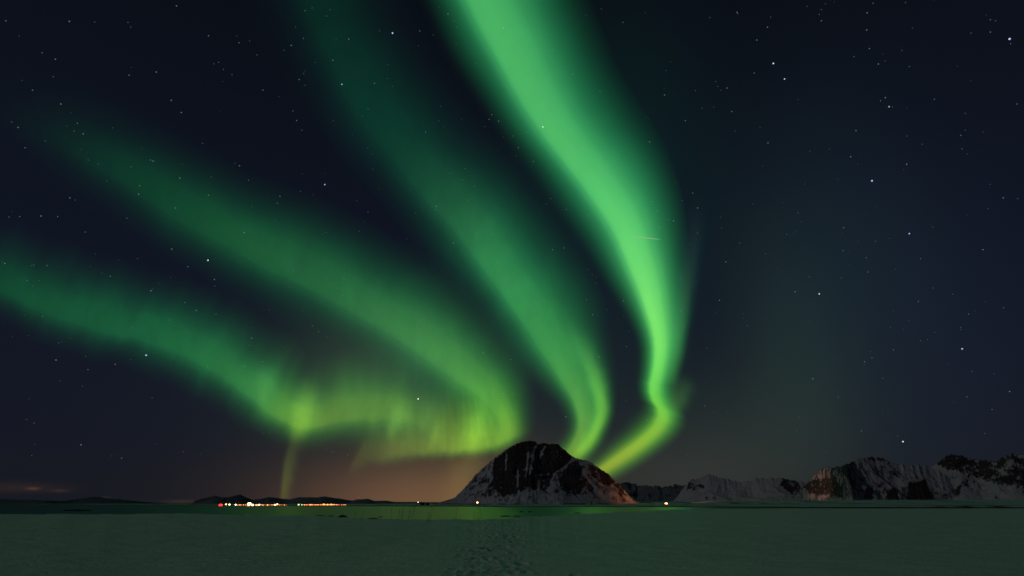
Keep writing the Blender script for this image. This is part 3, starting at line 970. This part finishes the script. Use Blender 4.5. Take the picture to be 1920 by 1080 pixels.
SMALL = [(572, 20), (619, 18), (612, 30), (449, 311), (329, 390), (61, 169), (100, 144), (787, 58), (238, 409), (419, 130), (410, 117), (104, 111), (145, 231), (139, 246), (156, 251),
         (654, 73), (569, 72), (546, 85), (482, 103), (448, 80), (240, 42), (130, 40), (11, 39), (331, 11), (391, 67), (242, 141), (293, 135), (435, 140), (493, 169), (321, 188), (340, 211),
         (380, 269), (246, 313), (282, 300), (287, 302), (262, 348), (260, 364), (337, 334), (391, 366), (549, 208), (556, 226), (566, 244), (466, 338), (520, 381), (525, 368), (690, 204), (690, 397),
         (160, 435), (131, 371), (17, 407), (37, 406), (77, 405), (108, 406), (322, 467), (458, 436), (34, 239), (47, 277), (114, 195), (79, 99), (624, 113), (702, 156), (561, 149), (798, 247),
         (1540, 18), (1383, 26), (1331, 33), (1637, 6), (1625, 56), (1895, 82), (1857, 37), (1857, 60), (1705, 125), (1752, 186), (1660, 183), (1651, 189), (1630, 91), (1601, 106), (1647, 120),
         (1540, 39), (1536, 27), (1439, 51), (1419, 75), (1445, 32), (1626, 24), (1595, 294), (1700, 308), (1804, 279), (1881, 371), (1475, 439), (1582, 427), (1496, 399), (1605, 245), (1440, 268),
         (1372, 209), (1346, 162), (1363, 165), (1316, 203), (1285, 226), (1299, 362), (1308, 390), (1308, 437), (1387, 456), (1361, 491), (1843, 468), (1726, 485), (1581, 470), (1624, 483),
         (1246, 178), (1304, 170), (1414, 137), (1907, 195), (1802, 254), (1722, 565), (1882, 577), (1655, 709), (1524, 710), (1635, 671), (1621, 678), (1675, 656), (1572, 745), (1813, 744),
         (1893, 734), (1860, 768), (1349, 563), (1401, 610), (1491, 547), (1517, 519), (1627, 510), (1816, 589), (1322, 761), (1277, 583), (1278, 523), (1615, 808),
         (318, 600), (586, 611), (597, 622), (472, 634), (105, 675), (165, 693), (216, 683), (64, 793), (152, 834), (228, 859), (80, 593), (207, 518), (283, 545), (347, 567), (368, 582), (405, 589),
         (645, 523), (633, 540), (459, 687), (492, 678), (88, 498), (9, 494), (51, 526), (402, 524), (352, 500), (898, 731), (940, 778), (942, 738), (781, 613), (775, 820), (577, 806), (623, 847),
         (652, 853), (906, 662), (958, 674), (1169, 564), (1175, 650), (1123, 669), (1214, 788), (1061, 781), (1100, 562), (1111, 590), (1281, 612), (1005, 569), (1074, 139), (1125, 171), (917, 224),
         (935, 227), (922, 215), (909, 237), (867, 337), (872, 316), (817, 393), (818, 387), (850, 456), (1036, 468), (1057, 465), (1062, 393), (1000, 303), (972, 277), (962, 255), (840, 26),
         (944, 52), (994, 75), (1168, 42), (1222, 378), (1263, 414), (1253, 412), (1233, 396), (1236, 426), (1218, 266), (1382, 23)]
SM = {'blue': star_mat('starlight_blue', (0.55, 0.66, 1.0), 1.1), 'white': star_mat('starlight_white', (1.0, 0.95, 0.92), 1.2),
      'dim': star_mat('starlight_small', (0.80, 0.88, 1.0), 0.22), 'faint': star_mat('starlight_faint', (0.75, 0.85, 1.0), 0.08)}
SPHERES = {}


def star_mesh(k):
    if k not in SPHERES:
        V, F = ball((0, 0, 0), 1.0, 8, 6)
        me = bpy.data.meshes.new('star')
        me.from_pydata(V, [], F)
        me.materials.append(SM[k])
        SPHERES[k] = me
    return SPHERES[k]


def place_star(x, y, r, k, label):
    o = bpy.data.objects.new('star', star_mesh(k))
    COL.objects.link(o)
    o.location = sight(x, y) * STARD
    o.scale = (0.64 * r * PXR,) * 3
    return tag(o, label, 'star', 'stars in the night sky')


for (x, y, r, k, lb) in BRIGHT:
    place_star(x, y, r, k, lb)
for i, (x, y) in enumerate(SMALL):
    left = x < 1240
    place_star(x, y, random.choice([0.75, 0.85, 0.95, 1.1, 1.25]), 'dim',
               'small pale star among the aurora bands or in the sky left of them' if left
               else 'small pale star in the dark sky right of the aurora bands')
SV, SF = [], []
for i in range(900):
    x, y = random.uniform(-500, 2420), random.uniform(-700, 900)
    v, f = ball(sight(x, y) * STARD, random.uniform(0.45, 0.85) * PXR, 6, 4)
    o_ = len(SV)
    SV += v
    SF += [tuple(a + o_ for a in q) for q in f]
tag(mesh_obj('faint_stars', SV, SF, SM['faint']), 'countless faint stars too small to tell apart in the night sky', 'stars', kind='stuff')

mm = star_mat('meteor_light', (0.55, 0.85, 0.45), 0.55)
pts = [sight(1182 + 56 * t, 443 + 6 * t) * 90e3 for t in np.linspace(0, 1, 9)]
mv, mf = tube(pts, [90e3 / FPX * r for r in (0.1, 0.25, 0.4, 0.5, 0.6, 0.6, 0.5, 0.35, 0.1)], 6)
tag(mesh_obj('meteor', mv, mf, mm), 'thin pale meteor streak crossing the brightest aurora band', 'meteor')


# ------------------------------------------------------------------ lamps across the bay
def paint(name, col, rough=0.7, metal=0.0):
    m, n = mat(name)
    pos = n.new('ShaderNodeTexCoord').outputs['Object']
    nz = n.noise(pos, 3.0, 3)
    c = n.ramp(nz, [(0.3, tuple(v * 0.8 for v in col)), (0.7, tuple(min(1, v * 1.15) for v in col))])
    finish(n, principled(n, c, rough, 0.3, None, metal))
    return m


STEEL = paint('galvanised_steel', (0.25, 0.26, 0.27), 0.5, 0.6)
GLOW = {}


def glow(kind, col, s):
    m = star_mat('lamp_' + kind, col, s)
    m.node_tree.nodes
    GLOW[kind] = m


glow('warm', (1.0, 0.38, 0.15), 13)
glow('orange', (1.0, 0.27, 0.07), 6)
glow('sodium', (1.0, 0.25, 0.07), 9)
glow('red', (1.0, 0.012, 0.015), 8)
glow('white', (1.0, 0.75, 0.55), 9)
glow('cool', (0.62, 0.75, 1.0), 7)
glow('green', (0.8, 1.0, 0.40), 4)


def ground_at(px, d):
    return float(shore_height(px, d))


def lamp_parts(h, r, kind):
    """pole, arm and lantern of a street lamp, 1:1"""
    pv, pf = tube([(0, 0, -0.4), (0, 0, 0.5), (0, 0, h - 0.6), (0.0, -0.15, h - 0.1), (0, -0.7, h + 0.15)], [0.14, 0.11, 0.075, 0.06, 0.05], 8)
    bv, bf = box(-0.16, 0.16, -0.16, 0.16, -0.4, 0.9)
    hv, hf = box(-0.22, 0.22, -1.25, -0.65, h + 0.12, h + 0.28)
    gv, gf = ball((0, -0.95, h - r * 0.62 + 0.10), r, 12, 8, 0.7)
    return (pv, pf), (bv, bf), (hv, hf), (gv, gf)


def street_lamp(px, py, d, r, kind, label, group=None, parts=False):
    s = sight(px, py)
    hd = math.hypot(s.x, s.y)
    x, y = d * s.x / hd, d * s.y / hd
    zl = EYE + d * s.z / hd
    zg = min(ground_at(px, d) - 0.1, zl - 3.0)
    h = max(zl - zg, 3.0)
    p, b, hd_, g = lamp_parts(h, r, kind)
    if parts:
        root = empty('street_lamp', (x, y, zg), math.atan2(-x, y))
        po = join([(p[0], p[1], 0), (b[0], b[1], 0)])
        mesh_obj('pole', po[0], po[1], STEEL, root)
        hh = mesh_obj('lamp_head', hd_[0], hd_[1], STEEL, root)
        mesh_obj('bulb', g[0], g[1], GLOW[kind], hh)
    else:
        V, F, M = join([(p[0], p[1], 0), (b[0], b[1], 0), (hd_[0], hd_[1], 0), (g[0], g[1], 1)])
        root = mesh_obj('street_lamp', V, F, [STEEL, GLOW[kind]], mat_idx=M)
        root.location = (x, y, zg)
        root.rotation_euler = (0, 0, math.atan2(-x, y))
    return tag(root, label, 'street lamp', group), Vector((x, y, zl))


TOWN = 2300
LAMPS = [
    (414, 945.4, 2.6, 'red', 'red lamp at the left end of the lit town across the water'),
    (424, 945, 1.0, 'warm', 'small warm lamp just right of the red lamp'),
    (430.5, 945, 1.5, 'green', 'greenish white lamp second to the right of the red lamp'),
    (442, 945.6, 1.1, 'white', 'small white lamp halfway between the red lamp and the biggest town lamp'),
    (468, 942.6, 2.9, 'warm', 'biggest warm white lamp, highest above the lit town'),
    (466.5, 945.8, 1.7, 'warm', 'warm lamp directly below the biggest town lamp'),
    (474, 945.7, 1.6, 'white', 'white lamp just right of the biggest town lamp'),
    (486, 945.7, 1.7, 'cool', 'bluish white lamp in the lit town'),
    (516, 945.8, 1.4, 'white', 'warm white lamp alone in the middle of the lit shore, larger of two touching'),
    (520, 944.8, 1.2, 'warm', 'small warm lamp touching the white lamp in the middle of the lit shore'),
    (560, 945.6, 1.2, 'green', 'greenish lamp in the dim gap between the two lit halves of the town'),
    (566, 945.9, 0.8, 'green', 'small greenish lamp right beside the greenish lamp in the dim gap'),
    (607, 944.8, 1.3, 'orange', 'orange lamp at the left of the right-hand lamp cluster'),
    (614, 945.4, 1.4, 'orange', 'orange lamp in the middle of the right-hand lamp cluster'),
    (621, 945.0, 1.4, 'orange', 'orange lamp at the right of the right-hand lamp cluster'),
]
for (x, y, r, k, lb) in LAMPS:
    street_lamp(x, y, TOWN * random.uniform(0.97, 1.03), r * 1.95, k, lb, 'street lamps of the town across the water')
row = [(446 + 2.3 * i, 946.5) for i in range(31)] + [(524 + 4.5 * i, 946.6) for i in range(4)] + [(570 + 2.3 * i, 946.2) for i in range(29)] + [(636 + 4.2 * i, 946.2) for i in range(4)]  # added lamps in rows, spaced to blur into the lit streak on the shore
for i, (x, y) in enumerate(row):
    street_lamp(x + random.uniform(-1, 1), y + random.uniform(-.3, .3), TOWN * random.uniform(0.95, 1.08), 0.75 + 1.3 * random.random() ** 2, random.choice(['sodium', 'sodium', 'orange']),
                'small orange lamp added to form the lit streak along the far shore', 'small orange lamps added to form the far shore streak')

street_lamp(784, 941.2, 1900, 1.0, 'white', 'lone small white lamp beside the dark houses left of the cliffed mountain', parts=True)
street_lamp(895, 941.3, 2300, 3.0, 'warm', 'lone orange lamp under the left foot of the cliffed mountain', parts=True)
_, lp = street_lamp(1249, 943.2, 3400, 7.0, 'warm', 'large lone orange lamp on the shore right of the cliffed mountain', parts=True)
ld = bpy.data.lights.new('lamp_and_fill_light', 'SPOT')
ld.energy = 0.85e6
ld.color = (1.0, 0.36, 0.14)
ld.shadow_soft_size = 0.5
ld.spot_size = R(75)
ld.spot_blend = 0.9
lo = bpy.data.objects.new('lamp_and_fill_light', ld)
COL.objects.link(lo)
lo.location = lp + Vector((-1, -6, 2))
lo.rotation_euler = (Vector((640, 3330, 90)) - lp).to_track_quat('-Z', 'Y').to_euler()

spur_fill_d = ld.copy()  # added fill spot placed at the shore lamp to warm the distant spur
spur_fill_d.energy = 2.4e7
spur_fill_d.spot_size = R(15)
spur_fill_d.color = (1.0, 0.42, 0.26)
spur_fill = bpy.data.objects.new('lamp_and_fill_light', spur_fill_d)
COL.objects.link(spur_fill)
spur_fill.location = lp + Vector((3, 6, 16))
spur_fill.rotation_euler = (Vector((2240, 4400, 105)) - lp).to_track_quat('-Z', 'Y').to_euler()

# mast with an aircraft light on the knoll
s = sight(673, 932.6)
hd = math.hypot(s.x, s.y)
dm = 5590
mx, my = dm * s.x / hd, dm * s.y / hd
zt = EYE + dm * s.z / hd
zb = zt - 24
mast = tag(empty('mast', (mx, my, zb)), 'slim radio mast with a red light on the low knoll', 'mast')
tv, tf = [], []
parts = []
for (ax, ay) in ((-1, -1), (1, -1), (0, 1)):
    parts.append((*tube([(ax * 1.2, ay * 1.2, -6), (ax * 0.35, ay * 0.35, 24)], [0.16, 0.10], 5), 0))
for k in range(9):
    z0, z1 = k * 2.6, k * 2.6 + 2.6
    f0, f1 = 1.2 - 0.85 * (z0 + 6) / 30, 1.2 - 0.85 * (z1 + 6) / 30
    parts.append((*tube([(-f0, -f0, z0), (f1, -f1, z1)], [0.07, 0.07], 4), 0))
    parts.append((*tube([(f0, -f0, z0), (0, f1, z1)], [0.07, 0.07], 4), 0))
    parts.append((*tube([(0, f0, z0), (-f1, -f1, z1)], [0.07, 0.07], 4), 0))
V, F, M = join(parts)
mesh_obj('lattice', V, F, STEEL, mast)
V, F = ball((0, 0, 24.6), 0.9, 10, 6)
mesh_obj('warning_light', V, F, star_mat('lamp_mast_red', (1.0, 0.08, 0.05), 6), mast)

# two dark houses beside the white lamp
WOOD = paint('dark_painted_boards', (0.05, 0.035, 0.03))
ROOF = paint('slate_roof', (0.03, 0.03, 0.033))
GLASS = paint('dark_window_glass', (0.01, 0.012, 0.014), 0.1)


def house(px, d, wd, dp, hh, rh, label, rz):
    s = sight(px, 944)
    hd = math.hypot(s.x, s.y)
    x, y = d * s.x / hd, d * s.y / hd
    z = ground_at(px, d)
    root = tag(empty('house', (x, y, z), rz), label, 'house', 'dark houses by the far shore')
    v1, f1 = box(-wd / 2, wd / 2, -dp / 2, dp / 2, -1, hh)
    v2 = [(-wd / 2, -dp / 2, hh), (-wd / 2, dp / 2, hh), (-wd / 2, 0, hh + rh), (wd / 2, -dp / 2, hh), (wd / 2, dp / 2, hh), (wd / 2, 0, hh + rh)]
    V, F, M = join([(v1, f1, 0), (v2, [(0, 2, 1), (3, 4, 5)], 0)])
    mesh_obj('wall', V, F, WOOD, root, smooth=False)
    e = 0.5
    sl = rh / (dp / 2)
    rv = []
    for sx_ in (-wd / 2 - e, wd / 2 + e):
        for (yy, zz) in ((-dp / 2 - e, hh - e * sl), (0, hh + rh), (dp / 2 + e, hh - e * sl)):
            rv.append((sx_, yy, zz + 0.05)); rv.append((sx_, yy, zz + 0.3))
    rf = [(0, 6, 8, 2), (2, 8, 10, 4), (1, 3, 9, 7), (3, 5, 11, 9), (0, 1, 7, 6), (4, 10, 11, 5), (0, 2, 3, 1), (2, 4, 5, 3), (6, 7, 9, 8), (8, 9, 11, 10)]
    ro = mesh_obj('roof', rv, rf, ROOF, root, smooth=False)
    cv, cf = box(wd * 0.15, wd * 0.15 + 0.8, -0.4, 0.4, hh + rh * 0.6, hh + rh + 1.0)
    mesh_obj('chimney', cv, cf, WOOD, ro, smooth=False)
    for k in (-0.28, 0.0, 0.28):
        wv, wf = box(wd * k - 0.6, wd * k + 0.6, -dp / 2 - 0.06, -dp / 2 + 0.02, 1.2, 2.5)
        mesh_obj('window', wv, wf, GLASS, root, smooth=False)


house(792, 1880, 13, 8, 3.6, 3.4, 'dark gabled house just right of the small white lamp', R(12))
house(801.5, 1900, 10, 7, 3.2, 3.0, 'smaller dark house, second to the right of the small white lamp', R(-8))

# ------------------------------------------------------------------ stones at the water's edge
STONE, n_ = mat('wet_dark_stone')
p_ = n_.new('ShaderNodeNewGeometry').outputs['Position']
nz_ = n_.noise(p_, 2.5, 5, 0.6)
finish(n_, principled(n_, n_.ramp(nz_, [(0.3, (0.006, 0.006, 0.006)), (0.7, (0.03, 0.028, 0.025))]), 0.6, 0.3, bump(n_, nz_, 0.6, 0.1)))


def stone(px, py, wpx, hpx, label, seed):
    s = sight(px, py + hpx * 0.5)
    hd = math.hypot(s.x, s.y)
    d = EYE / (-s.z / hd)                   # standing in the shallow water
    x, y = d * s.x / hd, d * s.y / hd
    k = d * 0.00083
    V, F = ball((0, 0, 0), 1.0, 22, 12)
    out = []
    for v in V:
        q = Vector(v)
        f = 1 + 0.35 * fbm(q.x * 1.6 + seed, q.y * 1.6, q.z * 1.6) + 0.12 * fbm(q.x * 5, q.y * 5 + seed, q.z * 5)
        q *= f
        out.append((q.x * wpx * k * 0.5, q.y * wpx * k * 0.35, q.z * hpx * k * 0.75))
    o = mesh_obj('rock', out, F, STONE)
    o.location = (x, y, 0.05)
    o.rotation_euler = (0, 0, math.atan2(-x, y))
    return tag(o, label, 'rock', 'dark rocks in the shallow water')


stone(143, 956.5, 38, 2.6, 'long flat dark rock in the water at the far left', 1)
stone(600, 966.3, 17, 1.6, 'thin flat dark rock off the snow edge, leftmost of a row of three', 2)
stone(620, 967.2, 15, 1.6, 'thin flat dark rock off the snow edge, middle of a row of three', 3)
stone(642, 967.4, 15, 4.2, 'lumpy dark rock, rightmost and tallest of a row of three by the snow edge', 4)
stone(699, 972.0, 19, 2.8, 'flat dark rock at the snow edge left of the grass stalks', 5)
stone(713, 969.0, 11, 1.3, 'tiny flat dark rock behind the flat rock left of the grass stalks', 6)
stone(948, 967.3, 19, 2.2, 'flat dark rock under the mountain, left one of two touching', 7)
stone(968, 967.6, 17, 1.8, 'flat dark rock under the mountain, right one of two touching', 8)
stone(978, 959.4, 9, 2.0, 'small dark rock far out under the mountain, left one of a pair', 9)
stone(994, 959.4, 9, 2.0, 'small dark rock far out under the mountain, right one of a pair', 10)
stone(1083, 961.5, 14, 1.6, 'thin dark rock at the water edge under the right side of the mountain', 11)

# ------------------------------------------------------------------ tall grass stalks on the snow bank
STRAW, n_ = mat('withered_grass')
p_ = n_.new('ShaderNodeNewGeometry').outputs['Position']
finish(n_, principled(n_, n_.ramp(n_.noise(p_, 8, 3), [(0.3, (0.025, 0.022, 0.014)), (0.7, (0.06, 0.05, 0.03))]), 0.8, 0.1))


def ground_z(x, y):
    hit = ground.ray_cast(Vector((x, y, 60)), Vector((0, 0, -1)))
    return hit[1].z if hit[0] else 3.0


def tuft(px, stems, label):
    """stems: (dx in photo columns, height in rows, lean)"""
    dd = float(np.interp(px, ex, ed)) - 3.0
    s = sight(px, 975)
    hd = math.hypot(s.x, s.y)
    x, y = dd * s.x / hd, dd * s.y / hd
    z = ground_z(x, y)
    k = dd * 0.00083
    parts = []
    for (dx, hp, lean) in stems:
        H = hp * k
        bx_, by_ = dx * k, random.uniform(-.4, .4)
        pts, rad_ = [], []
        for i in range(8):
            t = i / 7
            pts.append((bx_ + lean * k * t ** 1.6, by_, -0.15 + (H + 0.15) * t))
            rad_.append(0.017 * (1 - 0.72 * t))
        parts.append((*tube(pts, rad_, 5), 0))
        # seed head
        hv, hf = ball((0, 0, 0), 1.0, 6, 6)
        top = Vector(pts[-1])
        dr = (Vector(pts[-1]) - Vector(pts[-2])).normalized()
        hv = [tuple(top - dr * 0.07 + Vector((v[0] * 0.018, v[1] * 0.018, 0)) + dr * v[2] * 0.11) for v in hv]
        parts.append((hv, hf, 0))
        # a bent leaf
        sgn = random.choice((-1, 1))
        L = 0.35 * H
        lv = []
        for i in range(5):
            t = i / 4
            c = Vector(pts[2]) + Vector((sgn * L * 0.8 * t, 0, L * (0.9 * t - 0.8 * t * t)))
            wv = 0.014 * (1 - t) + 0.002
            lv += [tuple(c + Vector((0, -wv, 0))), tuple(c + Vector((0, wv, 0)))]
        lf = [(2 * i, 2 * i + 1, 2 * i + 3, 2 * i + 2) for i in range(4)]
        parts.append((lv, lf, 0))
    V, F, M = join(parts)
    o = mesh_obj('grass_tuft', V, F, STRAW)
    o.location = (x, y, z)
    return tag(o, label, 'grass', 'tall grass tufts on the snow bank')


tuft(672, [(-7, 14, 2), (6, 17, 3)], 'short pair of grass stalks at the left end of the tufts on the snow edge')
tuft(733, [(0, 22, 1)], 'single thin grass stalk between the short pair and the tall clump')
tuft(750, [(-3, 20, 2), (1, 24, 3), (4, 19, 1)], 'three grass stalks just left of the tall clump')
tuft(769, [(-4, 20, 1), (-2, 27, 4), (1, 25, 6), (2, 29, 8)], 'tall leaning grass clump on the snow edge, the fullest one on the left')
tuft(804, [(0, 27, 5), (2, 24, 6), (-2, 16, 1)], 'tall leaning grass stalks alone in the middle of the bright water')
tuft(855, [(0, 23, 2)], 'single faint grass stalk in the middle of the bright water')
tuft(897, [(-9, 18, 1), (-4, 24, 3), (0, 26, 3), (3, 21, 2), (6, 25, 5)], 'fan of five grass stalks at the right, below the lamp under the mountain')

# ------------------------------------------------------------------
